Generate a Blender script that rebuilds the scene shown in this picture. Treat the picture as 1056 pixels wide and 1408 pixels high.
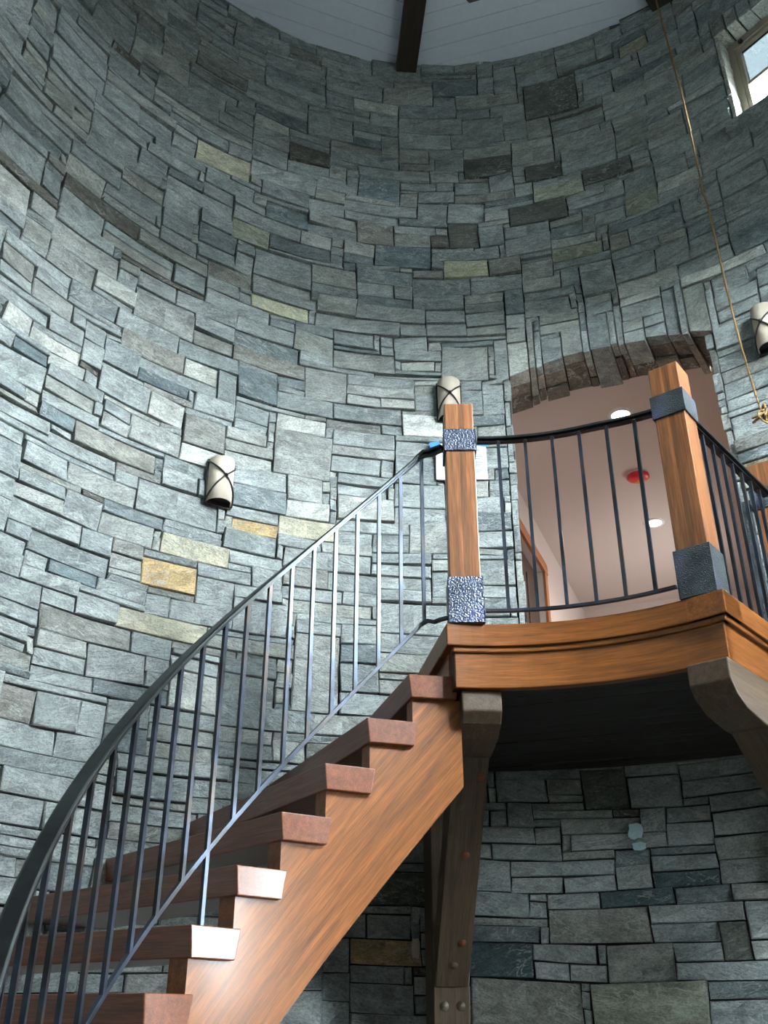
import bpy, bmesh, math, random
from mathutils import Vector, Matrix, noise
R = math.radians
random.seed(7)
sc = bpy.context.scene
for o in list(bpy.data.objects): bpy.data.objects.remove(o)

# ---------------------------------------------------------------- frame of reference
# All geometry is worked out with z = 0 at eye height; EYE lifts it so that the floor is z = 0.
EYE = 1.668
CX, CY, RR = 0.421, 2.5426, 2.7          # tower axis and inner wall radius
PLAT = 1.452                              # top of the landing
RISE, STEP, AZ7 = 0.195, 8.018, -14.96    # stair geometry

def P(r, az, z=0.0):
    a = R(az); return Vector((CX + r*math.sin(a), CY + r*math.cos(a), z + EYE))
def V(x, y, z): return Vector((x, y, z + EYE))

# ---------------------------------------------------------------- camera
cam = bpy.data.objects.new('camera', bpy.data.cameras.new('camera'))
sc.collection.objects.link(cam)
cam.location = (0, 0, EYE)
cam.rotation_euler = (Matrix.Rotation(R(90 + 28.07), 3, 'X') @ Matrix.Rotation(0.0027, 3, 'Z')).to_euler()
cam.data.sensor_fit = 'VERTICAL'; cam.data.sensor_height = 24; cam.data.lens = 24*1328.8/1408
cam.data.clip_start = 0.02
sc.camera = cam

# ---------------------------------------------------------------- world, lights, exposure
w = bpy.data.worlds.new('overcast_sky'); sc.world = w; w.use_nodes = True
wn_, wl_ = w.node_tree.nodes, w.node_tree.links
bg = wn_['Background']; bg.inputs[1].default_value = 215.0
_tc = wn_.new('ShaderNodeTexCoord'); _sp = wn_.new('ShaderNodeSeparateXYZ'); _rp = wn_.new('ShaderNodeValToRGB')
wl_.new(_tc.outputs['Generated'], _sp.inputs[0]); wl_.new(_sp.outputs[2], _rp.inputs[0]); wl_.new(_rp.outputs[0], bg.inputs[0])
_rp.color_ramp.elements[0].position = 0.0; _rp.color_ramp.elements[0].color = (0.05, 0.055, 0.052, 1)      # open ground
_rp.color_ramp.elements[1].position = 0.02; _rp.color_ramp.elements[1].color = (0.90, 0.96, 1.0, 1)         # overcast sky
sc.view_settings.view_transform = 'Standard'; sc.view_settings.look = 'None'
sc.view_settings.exposure = 0.0; sc.view_settings.gamma = 1.0
sc.view_settings.use_curve_mapping = False

def area(name, loc, target, sx, sy, power, col):
    l = bpy.data.lights.new(name, 'AREA'); l.shape = 'RECTANGLE'; l.size = sx; l.size_y = sy
    l.energy = power; l.color = col
    o = bpy.data.objects.new(name, l); sc.collection.objects.link(o); o.location = loc
    o.rotation_euler = (Vector(target) - Vector(loc)).to_track_quat('-Z', 'Z').to_euler()
    return o
# window openings of the tower that the photograph does not show but that light it (az0, az1, z0, z1)
WIN_A = (71.0, 82.5, 0.15, 1.35)
WIN_1 = (45.2, 62.0, 5.28, 6.15)
DOOR_H = (8.0, 36.0, PLAT, 4.02)
WIN_C = (95.0, 109.0, 2.8, 4.5)
WIN_D = (118.0, 132.0, 2.8, 4.5)
def portal(name, op, r=2.72):
    # marks an opening of the wall so that the sky's light is sampled through it
    az = (op[0]+op[1])/2; z = (op[2]+op[3])/2
    wd = 2*2.7*math.sin(R((op[1]-op[0])/2))
    o = area(name, P(r, az, z), P(0, 0, z), wd, op[3]-op[2], 1, (1, 1, 1)); o.data.cycles.is_portal = True
for nm_, op_ in (('side_window_portal', WIN_A), ('high_window_portal', WIN_1),
                 ('high_window_portal', WIN_C), ('high_window_portal', WIN_D)): portal(nm_, op_)

# hall behind the doorway: local frame along v, sideways n
HA = 21.4
hv = Vector((math.sin(R(HA)), math.cos(R(HA)), 0)); hn = Vector((hv.y, -hv.x, 0))
def H(a, l, z): return Vector((CX, CY, 0)) + hv*a + hn*l + Vector((0, 0, z + EYE))
area('hall_fill_light', H(5.7, 0.90, 2.75), H(5.7, -0.9, 2.4), 1.0, 1.2, 36, (1.0, 0.97, 0.96))  # added fill lamp inside the hall; this wall has no window

# ---------------------------------------------------------------- materials
def new_mat(name):
    m = bpy.data.materials.new(name); m.use_nodes = True
    nt = m.node_tree; return m, nt, nt.nodes, nt.links, nt.nodes['Principled BSDF']
def ramp(N, pts, interp='LINEAR'):
    r = N.new('ShaderNodeValToRGB'); r.color_ramp.interpolation = interp
    e = r.color_ramp.elements
    e[0].position, e[0].color = pts[0][0], pts[0][1]
    e[1].position, e[1].color = pts[-1][0], pts[-1][1]
    for p, c in pts[1:-1]:
        n = e.new(p); n.color = c
    return r
def g(v): return (v, v, v, 1)
def srgb(r, gg, b):
    f = lambda c: (c/255/12.92) if c/255 <= 0.04045 else ((c/255+0.055)/1.055)**2.4
    return (f(r), f(gg), f(b), 1)

def stone_material():
    m, nt, N, L, B = new_mat('stone')
    at = N.new('ShaderNodeAttribute'); at.attribute_name = 'tint'
    geo = N.new('ShaderNodeNewGeometry')
    off = N.new('ShaderNodeVectorMath'); off.operation = 'SCALE'; off.inputs[3].default_value = 37.0
    comb = N.new('ShaderNodeCombineXYZ')
    for i in range(3): L.new(at.outputs['Alpha'], comb.inputs[i])
    L.new(comb.outputs[0], off.inputs[0])
    add = N.new('ShaderNodeVectorMath'); add.operation = 'ADD'
    L.new(geo.outputs['Position'], add.inputs[0]); L.new(off.outputs[0], add.inputs[1])
    # the bedding of each stone runs at its own slant
    vr = N.new('ShaderNodeVectorRotate'); vr.rotation_type = 'AXIS_ANGLE'
    an = N.new('ShaderNodeMapRange'); an.inputs[1].default_value = 0; an.inputs[2].default_value = 1
    an.inputs[3].default_value = -0.42; an.inputs[4].default_value = 0.42
    L.new(at.outputs['Alpha'], an.inputs[0]); L.new(an.outputs[0], vr.inputs['Angle'])
    L.new(add.outputs[0], vr.inputs['Vector']); L.new(geo.outputs['True Normal'], vr.inputs['Axis'])
    add = vr
    def mapped(s):
        mp = N.new('ShaderNodeMapping'); mp.inputs['Scale'].default_value = s
        mp.inputs['Rotation'].default_value = (0.08, -0.06, 0)
        L.new(add.outputs[0], mp.inputs[0]); return mp
    def nz(vec, scale, det, rough=0.6, dist=0.0):
        n = N.new('ShaderNodeTexNoise'); n.inputs['Scale'].default_value = scale
        n.inputs['Detail'].default_value = det; n.inputs['Roughness'].default_value = rough
        n.inputs['Distortion'].default_value = dist
        L.new(vec.outputs[0], n.inputs['Vector']); return n
    streak = nz(mapped((1, 1, 4)), 9, 7, 0.75, 0.5)
    blotch = nz(mapped((1, 1, 1.7)), 6, 4, 0.6, 0.6)
    fine = nz(mapped((1, 1, 1.6)), 75, 4, 0.8)
    r1 = ramp(N, [(0.30, g(0.66)), (0.5, g(1.0)), (0.70, g(1.36))]); L.new(streak.outputs[0], r1.inputs[0])
    r2 = ramp(N, [(0.3, g(0.62)), (0.7, g(1.36))]); L.new(blotch.outputs[0], r2.inputs[0])
    r3 = ramp(N, [(0.32, g(0.45)), (0.68, g(1.60))]); L.new(fine.outputs[0], r3.inputs[0])
    def mul(a, b, fac=1.0):
        x = N.new('ShaderNodeMix'); x.data_type = 'RGBA'; x.blend_type = 'MULTIPLY'; x.inputs[0].default_value = fac
        L.new(a, x.inputs[6]); L.new(b, x.inputs[7]); return x.outputs[2]
    c = mul(at.outputs['Color'], r1.outputs[0]); c = mul(c, r2.outputs[0]); c = mul(c, r3.outputs[0], 0.85)
    # pale mineral flecks and veins
    vein = nz(mapped((1, 1, 3.2)), 9, 8, 0.72, 1.4)
    rv = ramp(N, [(0.57, g(0)), (0.68, g(0.60))]); L.new(vein.outputs[0], rv.inputs[0])
    mx = N.new('ShaderNodeMix'); mx.data_type = 'RGBA'; L.new(rv.outputs[0], mx.inputs[0]); L.new(c, mx.inputs[6])
    mx.inputs[7].default_value = srgb(176, 180, 172)
    # thin white quartz veins, only in some patches
    vn = nz(mapped((1, 1, 2.6)), 5.5, 5, 0.6, 0.9)
    ab = N.new('ShaderNodeMath'); ab.operation = 'SUBTRACT'; ab.inputs[1].default_value = 0.5; L.new(vn.outputs[0], ab.inputs[0])
    ab2 = N.new('ShaderNodeMath'); ab2.operation = 'ABSOLUTE'; L.new(ab.outputs[0], ab2.inputs[0])
    rl = ramp(N, [(0.0, g(0.85)), (0.020, g(0.0))]); L.new(ab2.outputs[0], rl.inputs[0])
    pm = nz(mapped((1, 1, 1)), 2.6, 2); rpm = ramp(N, [(0.44, g(0)), (0.56, g(1))]); L.new(pm.outputs[0], rpm.inputs[0])
    vm = N.new('ShaderNodeMath'); vm.operation = 'MULTIPLY'; L.new(rl.outputs[0], vm.inputs[0]); L.new(rpm.outputs[0], vm.inputs[1])
    mxv = N.new('ShaderNodeMix'); mxv.data_type = 'RGBA'; L.new(vm.outputs[0], mxv.inputs[0]); L.new(mx.outputs[2], mxv.inputs[6])
    mxv.inputs[7].default_value = srgb(190, 196, 192); mx = mxv
    # faint rust on a few places
    rust = nz(mapped((1, 1, 2)), 2.3, 5, 0.7, 0.8)
    rr = ramp(N, [(0.63, g(0)), (0.74, g(0.45))]); L.new(rust.outputs[0], rr.inputs[0])
    mx2 = N.new('ShaderNodeMix'); mx2.data_type = 'RGBA'; L.new(rr.outputs[0], mx2.inputs[0]); L.new(mx.outputs[2], mx2.inputs[6])
    mx2.inputs[7].default_value = srgb(112, 102, 78)
    L.new(mx2.outputs[2], B.inputs['Base Color'])
    B.inputs['Roughness'].default_value = 0.62; B.inputs['Specular IOR Level'].default_value = 0.35
    b1 = N.new('ShaderNodeBump'); b1.inputs['Strength'].default_value = 0.8; b1.inputs['Distance'].default_value = 0.018
    L.new(streak.outputs[0], b1.inputs['Height'])
    b2 = N.new('ShaderNodeBump'); b2.inputs['Strength'].default_value = 0.8; b2.inputs['Distance'].default_value = 0.006
    L.new(fine.outputs[0], b2.inputs['Height']); L.new(b1.outputs[0], b2.inputs['Normal'])
    L.new(b2.outputs[0], B.inputs['Normal'])
    return m
def plain(name, col, rough=0.6, bump=0.0, scale=40, var=0.15, metal=0.0, spec=0.5):
    m, nt, N, L, B = new_mat(name)
    tc = N.new('ShaderNodeTexCoord'); n = N.new('ShaderNodeTexNoise'); n.inputs['Scale'].default_value = scale
    n.inputs['Detail'].default_value = 4
    L.new(tc.outputs['Object'], n.inputs['Vector'])
    r = ramp(N, [(0.3, tuple(c*(1-var) for c in col[:3])+(1,)), (0.7, tuple(min(1, c*(1+var)) for c in col[:3])+(1,))])
    L.new(n.outputs[0], r.inputs[0]); L.new(r.outputs[0], B.inputs['Base Color'])
    B.inputs['Roughness'].default_value = rough; B.inputs['Metallic'].default_value = metal
    B.inputs['Specular IOR Level'].default_value = spec
    if bump:
        b = N.new('ShaderNodeBump'); b.inputs['Strength'].default_value = bump; b.inputs['Distance'].default_value = 0.003
        L.new(n.outputs[0], b.inputs['Height']); L.new(b.outputs[0], B.inputs['Normal'])
    return m
def wood(name, c0, c1, rough=0.35, coat=0.0, stave=0.0, knots=False, bump=0.15, spec=0.5):
    """grain runs along x of the 'grain' attribute"""
    m, nt, N, L, B = new_mat(name)
    at = N.new('ShaderNodeAttribute'); at.attribute_name = 'grain'
    mp = N.new('ShaderNodeMapping'); mp.inputs['Scale'].default_value = (1.6, 26, 26); L.new(at.outputs['Vector'], mp.inputs[0])
    n = N.new('ShaderNodeTexNoise'); n.inputs['Scale'].default_value = 1.7; n.inputs['Detail'].default_value = 6
    n.inputs['Roughness'].default_value = 0.65; n.inputs['Distortion'].default_value = 0.25
    L.new(mp.outputs[0], n.inputs['Vector'])
    mp2 = N.new('ShaderNodeMapping'); mp2.inputs['Scale'].default_value = (9, 240, 240); L.new(at.outputs['Vector'], mp2.inputs[0])
    n2 = N.new('ShaderNodeTexNoise'); n2.inputs['Scale'].default_value = 1.0; n2.inputs['Detail'].default_value = 2
    L.new(mp2.outputs[0], n2.inputs['Vector'])
    r = ramp(N, [(0.30, c0), (0.70, c1)]); L.new(n.outputs[0], r.inputs[0])
    r2 = ramp(N, [(0.33, g(0.72)), (0.62, g(1.12))]); L.new(n2.outputs[0], r2.inputs[0])
    x = N.new('ShaderNodeMix'); x.data_type = 'RGBA'; x.blend_type = 'MULTIPLY'; x.inputs[0].default_value = 1
    L.new(r.outputs[0], x.inputs[6]); L.new(r2.outputs[0], x.inputs[7]); out = x.outputs[2]
    if stave:
        sep = N.new('ShaderNodeSeparateXYZ'); L.new(at.outputs['Vector'], sep.inputs[0])
        mr = N.new('ShaderNodeMapRange'); mr.inputs[1].default_value = -.07; mr.inputs[2].default_value = .07
        L.new(sep.outputs[1], mr.inputs[0])
        r3 = ramp(N, [(0.0, (.92, .92, .92, 1)), (0.36, (1.12, 1.08, 1.05, 1)), (0.47, g(0.68)), (0.66, (1.06, 1.0, .95, 1))], 'CONSTANT'); L.new(mr.outputs[0], r3.inputs[0])
        x2 = N.new('ShaderNodeMix'); x2.data_type = 'RGBA'; x2.blend_type = 'MULTIPLY'; x2.inputs[0].default_value = 1
        L.new(out, x2.inputs[6]); L.new(r3.outputs[0], x2.inputs[7]); out = x2.outputs[2]
    L.new(out, B.inputs['Base Color'])
    B.inputs['Roughness'].default_value = rough; B.inputs['Coat Weight'].default_value = coat
    B.inputs['Coat Roughness'].default_value = 0.22; B.inputs['Specular IOR Level'].default_value = spec
    b = N.new('ShaderNodeBump'); b.inputs['Strength'].default_value = bump; b.inputs['Distance'].default_value = 0.002
    L.new(n2.outputs[0], b.inputs['Height']); L.new(b.outputs[0], B.inputs['Normal'])
    return m
def hammered(name, col, scale, rough=0.38):
    m, nt, N, L, B = new_mat(name)
    tc = N.new('ShaderNodeTexCoord')
    v = N.new('ShaderNodeTexVoronoi'); v.inputs['Scale'].default_value = scale; L.new(tc.outputs['Object'], v.inputs['Vector'])
    n = N.new('ShaderNodeTexNoise'); n.inputs['Scale'].default_value = 9; n.inputs['Detail'].default_value = 3; L.new(tc.outputs['Object'], n.inputs['Vector'])
    r = ramp(N, [(0.35, tuple(c*0.65 for c in col[:3])+(1,)), (0.55, col), (0.72, (col[0]*1.2, col[1]*1.1, col[2]*1.8, 1))])
    L.new(n.outputs[0], r.inputs[0]); L.new(r.outputs[0], B.inputs['Base Color'])
    B.inputs['Metallic'].default_value = 0.85; B.inputs['Roughness'].default_value = rough
    b = N.new('ShaderNodeBump'); b.inputs['Strength'].default_value = 0.9; b.inputs['Distance'].default_value = 0.003
    L.new(v.outputs['Distance'], b.inputs['Height']); L.new(b.outputs[0], B.inputs['Normal'])
    return m
def emit(name, col, s):
    m, nt, N, L, B = new_mat(name)
    B.inputs['Base Color'].default_value = (0.8, 0.8, 0.8, 1)
    B.inputs['Emission Color'].default_value = col; B.inputs['Emission Strength'].default_value = s
    return m
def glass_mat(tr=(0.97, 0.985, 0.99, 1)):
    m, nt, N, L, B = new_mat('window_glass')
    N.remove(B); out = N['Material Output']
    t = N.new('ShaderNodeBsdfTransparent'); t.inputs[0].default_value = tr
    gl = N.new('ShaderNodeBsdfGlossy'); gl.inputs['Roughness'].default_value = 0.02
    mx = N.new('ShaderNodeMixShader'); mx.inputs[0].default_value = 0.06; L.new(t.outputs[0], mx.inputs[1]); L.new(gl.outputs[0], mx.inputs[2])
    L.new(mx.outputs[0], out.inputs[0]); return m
def iron_mat(name, col=(0.03, 0.033, 0.037, 1), rough=0.35, blue=True):
    m, nt, N, L, B = new_mat(name)
    tc = N.new('ShaderNodeNewGeometry'); n = N.new('ShaderNodeTexNoise'); n.inputs['Scale'].default_value = 5; n.inputs['Detail'].default_value = 4
    L.new(tc.outputs['Position'], n.inputs['Vector'])
    c2 = (0.05, 0.064, 0.09, 1) if blue else tuple(c*1.4 for c in col[:3])+(1,)
    c3 = (0.085, 0.074, 0.067, 1) if blue else tuple(c*1.8 for c in col[:3])+(1,)
    r = ramp(N, [(0.38, col), (0.52, c2), (0.66, c3)]); L.new(n.outputs[0], r.inputs[0])
    L.new(r.outputs[0], B.inputs['Base Color']); B.inputs['Metallic'].default_value = 0.8; B.inputs['Roughness'].default_value = rough
    return m

M = {}
M['stone'] = stone_material()
M['mortar'] = plain('dark_joint', (0.018, 0.02, 0.02, 1), 0.95, 0.4, 60)
M['plaster'] = plain('pink_plaster', srgb(202, 192, 186), 0.9, 0.25, 120, 0.03)
M['white_paint'] = plain('white_painted_board', srgb(218, 228, 242), 0.6, 0.05, 30, 0.03)
M['cherry'] = wood('red_brown_stained_wood', srgb(98, 54, 18), srgb(150, 90, 34), 0.42, 0.15, spec=0.4)
M['tread'] = wood('dark_red_wood', srgb(98, 54, 34), srgb(136, 80, 52), 0.33, 0.6)
M['newel'] = wood('laminated_brown_wood', srgb(104, 66, 40), srgb(148, 100, 62), 0.42, 0.2, stave=0.045)
M['beam'] = wood('weathered_brown_timber', srgb(62, 50, 38), srgb(96, 78, 58), 0.55, 0.0, bump=0.4)
M['dark_wood'] = wood('dark_brown_timber', srgb(34, 27, 20), srgb(58, 46, 35), 0.6)
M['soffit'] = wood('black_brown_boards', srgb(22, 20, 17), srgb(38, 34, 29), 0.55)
M['casing'] = wood('orange_brown_casing', srgb(150, 88, 48), srgb(196, 130, 82), 0.4)
M['iron'] = iron_mat('blued_iron')
M['rail'] = iron_mat('dark_green_grey_iron', (0.03, 0.036, 0.036, 1), 0.36, False)
M['plate'] = hammered('hammered_steel', (0.12, 0.14, 0.19, 1), 130)
M['band'] = hammered('dark_blackened_steel', (0.10, 0.12, 0.13, 1), 190, 0.5)
M['black'] = plain('black_iron', (0.012, 0.012, 0.013, 1), 0.45, 0.1, 80, 0.2)
M['shade'] = plain('parchment_shade', srgb(206, 196, 178), 0.7, 0.05, 9, 0.09)
M['paper'] = plain('white_paper', srgb(208, 212, 220), 0.8, 0, 10, 0.01)
M['ink'] = plain('grey_print', srgb(96, 102, 116), 0.8, 0, 10, 0.05)
M['tape'] = plain('blue_tape', srgb(70, 150, 230), 0.6, 0, 40, 0.05)
M['rope'] = plain('tan_rope', srgb(150, 122, 80), 0.85, 0.4, 160, 0.25)
M['red'] = plain('red_plastic', srgb(215, 38, 50), 0.35, 0, 30, 0.1)
M['yellow'] = plain('amber_plastic', srgb(205, 130, 20), 0.35, 0, 30, 0.1)
M['knot'] = plain('orange_wood_plug', srgb(122, 64, 34), 0.5, 0.1, 90, 0.25)
M['bolt'] = plain('bolt_steel', srgb(96, 90, 74), 0.45, 0.1, 60, 0.2, 0.4)
M['win_frame'] = plain('grey_brown_window_frame', srgb(150, 140, 124), 0.5, 0.05, 30, 0.08)
M['glass'] = glass_mat(); M['dimmed_glass'] = glass_mat((0.055, 0.062, 0.064, 1))  # second glass: tint cuts the sky's brightness in the upper pane
M['lamp'] = emit('lit_lens', (1.0, 0.72, 0.42, 1), 30)
M['floor'] = plain('grey_slate_floor', srgb(140, 134, 124), 0.5, 0.1, 6, 0.1)
M['patch'] = plain('pale_blue_residue', srgb(176, 206, 212), 0.4, 0.3, 60, 0.1)
M['cream'] = plain('cream_residue', srgb(196, 186, 168), 0.7, 0.3, 60, 0.1)
M['hall_floor'] = wood('hall_floorboards', srgb(110, 66, 36), srgb(150, 96, 58), 0.4)
M['darkroom'] = plain('dark_door_wood', srgb(58, 38, 24), 0.6, 0, 12, 0.2)

# ---------------------------------------------------------------- mesh helpers
class MB:
    """collects world-space geometry; build() links ONE mesh object"""
    def __init__(s): s.v = []; s.f = []; s.g = []; s.t = []; s.s = []; s.mi = []
    def add(s, vs, fs, gr=None, tint=None, smooth=False, mi=0):
        k = len(s.v); s.v += [Vector(p) for p in vs]
        s.g += list(gr) if gr else [Vector(p) for p in vs]
        s.t += [tint or (1, 1, 1, 0)]*len(vs)
        s.f += [tuple(i+k for i in f) for f in fs]; s.s += [smooth]*len(fs); s.mi += [mi]*len(fs)
    def box(s, c, ax, ay, az, **kw):
        """c centre, ax/ay/az half-extent vectors; grain along ax"""
        vs = []; gr = []
        la, lb, lc = ax.length, ay.length, az.length
        o = random.random()*9
        for i in (-1, 1):
            for j in (-1, 1):
                for k in (-1, 1):
                    vs.append(c+ax*i+ay*j+az*k); gr.append(Vector((i*la+o, j*lb, k*lc)))
        fs = [(0, 1, 3, 2), (4, 6, 7, 5), (0, 4, 5, 1), (2, 3, 7, 6), (0, 2, 6, 4), (1, 5, 7, 3)]
        s.add(vs, fs, gr, **kw)
    def prism(s, poly, d, gx=None, **kw):
        """poly: planar loop of Vectors, extruded by vector d; grain along gx"""
        n = len(poly); vs = list(poly)+[p+d for p in poly]
        fs = [tuple(range(n))[::-1], tuple(range(n, 2*n))]+[(i, (i+1) % n, n+(i+1) % n, n+i) for i in range(n)]
        gx = (gx or (poly[1]-poly[0])).normalized(); gz = d.normalized(); gy = gz.cross(gx)
        o = random.random()*9
        gr = [Vector((p.dot(gx)+o, p.dot(gy), p.dot(gz))) for p in vs]
        s.add(vs, fs, gr, **kw)
    def sweep(s, path, prof, closed=False, side=None, smooth=False, caps=True):
        """prof: (sideways, up) offsets"""
        n = len(path); m = len(prof); vs = []; gr = []; L = 0
        for i, p in enumerate(path):
            a = path[i-1] if (i or closed) else p; b = path[(i+1) % n] if (i < n-1 or closed) else p
            t = (b-a).normalized(); sd = side(i, t) if side else Vector((t.y, -t.x, 0))
            if sd.length < 1e-5: sd = Vector((1, 0, 0))
            sd.normalize(); up = sd.cross(t).normalized()
            if i: L += (p-path[i-1]).length
            for (x, y) in prof: vs.append(p+sd*x+up*y); gr.append(Vector((L, x, y)))
        fs = []
        for i in range(n if closed else n-1):
            for j in range(m):
                a = i*m+j; b = i*m+(j+1) % m; c = ((i+1) % n)*m+(j+1) % m; d = ((i+1) % n)*m+j
                fs.append((a, b, c, d))
        if caps and not closed: fs += [tuple(range(m)), tuple(range((n-1)*m, n*m))[::-1]]
        s.add(vs, fs, gr, smooth=smooth)
    def tube(s, path, r, seg=8, closed=False, smooth=True):
        s.sweep(path, [(r*math.cos(2*math.pi*k/seg), r*math.sin(2*math.pi*k/seg)) for k in range(seg)], closed, smooth=smooth)
    def lathe(s, c, prof, ax=Vector((0, 0, 1)), seg=20, smooth=True, a0=0, a1=2*math.pi):
        ax = ax.normalized(); u = ax.orthogonal().normalized(); v = ax.cross(u)
        full = abs(a1-a0-2*math.pi) < 1e-6; n = seg if full else seg+1; m = len(prof); vs = []
        for i in range(n):
            t = a0+(a1-a0)*i/seg
            for r_, h in prof: vs.append(c+(u*math.cos(t)+v*math.sin(t))*r_+ax*h)
        fs = []
        for i in range(seg):
            for j in range(m-1):
                fs.append((i*m+j, ((i+1) % n)*m+j, ((i+1) % n)*m+j+1, i*m+j+1))
        s.add(vs, fs, smooth=smooth)
    def arc(s, r0, r1, a0, a1, z0, z1, n=24, z0b=None, smooth=False, **kw):
        """curved slab between radii; grain follows the curve"""
        vs = []; gr = []
        for i in range(n+1):
            a = a0+(a1-a0)*i/n; t = R(a)*r0
            for r_, z in ((r0, z0), (r1, z0), (r1, z1), (r0, z1)):
                vs.append(P(r_, a, z)); gr.append(Vector((t, r_-r0, z)))
        fs = [(i*4+j, i*4+(j+1) % 4, i*4+4+(j+1) % 4, i*4+4+j) for i in range(n) for j in range(4)]
        fs += [(0, 1, 2, 3)[::-1], tuple(n*4+j for j in range(4))]
        s.add(vs, fs, gr, **kw)
    def build(s, name, mat, parent=None, kind=None, label=None, bevel=0.0, fixn=True, origin=None):
        me = bpy.data.meshes.new(name)
        o = bpy.data.objects.new(name, me); sc.collection.objects.link(o)
        if parent is not None:
            base = Vector(parent['_o'])
            o.parent = parent
            o['_o'] = list(origin or base); org = Vector(origin or base); o.location = org-base
        else:
            if origin is None:
                xs = [v.x for v in s.v]; ys = [v.y for v in s.v]; zs = [v.z for v in s.v]
                origin = Vector(((min(xs)+max(xs))/2, (min(ys)+max(ys))/2, min(zs)))
            org = Vector(origin); o.location = org; o['_o'] = list(org)
        me.from_pydata([v-org for v in s.v], [], s.f)
        for p, sm in zip(me.polygons, s.s): p.use_smooth = sm
        mats = mat if isinstance(mat, list) else [mat]
        for mm in mats: me.materials.append(M[mm])
        if len(mats) > 1:
            for p, i in zip(me.polygons, s.mi): p.material_index = i
        a = me.attributes.new('grain', 'FLOAT_VECTOR', 'POINT'); a.data.foreach_set('vector', [c for x in s.g for c in x])
        if any(t[3] for t in s.t):
            a = me.attributes.new('tint', 'FLOAT_COLOR', 'POINT'); a.data.foreach_set('color', [c for x in s.t for c in x])
        if fixn:
            b = bmesh.new(); b.from_mesh(me); bmesh.ops.recalc_face_normals(b, faces=b.faces); b.to_mesh(me); b.free()
        if bevel:
            md = o.modifiers.new('edge', 'BEVEL'); md.width = bevel; md.segments = 2; md.limit_method = 'ANGLE'
        if kind: o['kind'] = kind
        if label: o['label'] = label
        return o
def thing(name, label, cat, loc, group=None):
    o = bpy.data.objects.new(name, None); sc.collection.objects.link(o); o.location = loc
    o['_o'] = list(loc); o['label'] = label; o['category'] = cat; o.empty_display_size = 0.1
    if group: o['group'] = group
    return o
def tag(o, label, cat, group=None):
    o['label'] = label; o['category'] = cat
    if group: o['group'] = group
    return o

# ================================================================= ROUND STONE WALL
Z_LO, Z_HI = -1.668, 6.905
DS, DZ = 0.045, 0.04
NS = int(round(2*math.pi*RR/DS)); DA = 360.0/NS          # cells round the tower
NZ = int(math.ceil((Z_HI-Z_LO)/DZ))
OPEN = [WIN_A, WIN_1, WIN_C, WIN_D, DOOR_H]
def ci(az): return int(round((az % 360)/DA)) % NS
def cz(z): return int(round((z-Z_LO)/DZ))
occ = [[0]*NZ for _ in range(NS)]
def mark(a0, a1, z0, z1):
    i = ci(a0); e = ci(a1)
    while True:
        for k in range(max(0, cz(z0)), min(NZ, cz(z1))): occ[i][k] = 9
        i = (i+1) % NS
        if i == e: break
HEAD = 0.17
for op in OPEN:
    top = op[3]+(HEAD if op is WIN_1 else 0.0)
    e = 0
    mark(op[0], op[1], op[2], op[3])
    if top > op[3]: mark(op[0]-e, op[1]+e, op[3]-0.10, top)
VOUS = []            # arch stones over the doorway: first cell, cells wide, top cell
_i = int(round(6.9/DA)); _e = int(round(37.2/DA))
while _i < _e:
    _w = min(random.choice((1, 2, 2, 3, 3, 4)), _e-_i); _t = cz(random.choice((4.06, 4.10, 4.14, 4.18, 4.22)))
    VOUS.append((_i, _w, _t))
    for _x in range(_i, _i+_w):
        for _k in range(cz(3.82), _t): occ[_x][_k] = 9
    _i += _w
PAL = {'g': (136, 141, 141), 'w': (139, 142, 139), 'b': (126, 125, 120), 'd': (98, 110, 114), 'k': (84, 87, 82), 'p': (168, 170, 164),
       'P': (196, 198, 194), 'o': (172, 148, 108), 'q': (160, 156, 138), 'y': (172, 172, 148), 'v': (134, 138, 124), 'T': (62, 78, 82)}
def rand_tint():
    r = random.random()
    c = PAL['g']
    if r < .46: c = (136, 142, 142)
    elif r < .66: c = (124, 131, 132)
    elif r < .78: c = (144, 147, 144)
    elif r < .87: c = (134, 137, 132)
    elif r < .91: c = (121, 122, 118)
    elif r < .955: c = (104, 113, 116)
    elif r < .985: c = (164, 166, 161)
    elif r < .988: c = (150, 146, 128)
    else: c = (86, 84, 78)
    return c
def tint(c):
    k = random.uniform(0.90, 1.10)
    s = srgb(*c); return (s[0]*k*1.18, s[1]*k*1.23, s[2]*k*1.215, random.uniform(0.05, 1))
def warp(s, z):
    v = Vector((s*1.5, z*2.6, 3.1)); v2 = Vector((s*0.55, z*0.7, 9.0))
    az = math.degrees(s/RR); f = 1.0       # joints run true beside the dressed openings
    for op in (DOOR_H, WIN_1):
        dx = max(op[0]-az, az-op[1], 0)*.047; dz_ = max(op[2]-z, z-op[3]-.1, 0); f = min(f, math.hypot(dx, dz_)/.35)
    return f*noise.noise(v)*0.020, f*(noise.noise(v+Vector((7, 3, 1)))*0.020+noise.noise(v2)*0.03)
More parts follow.
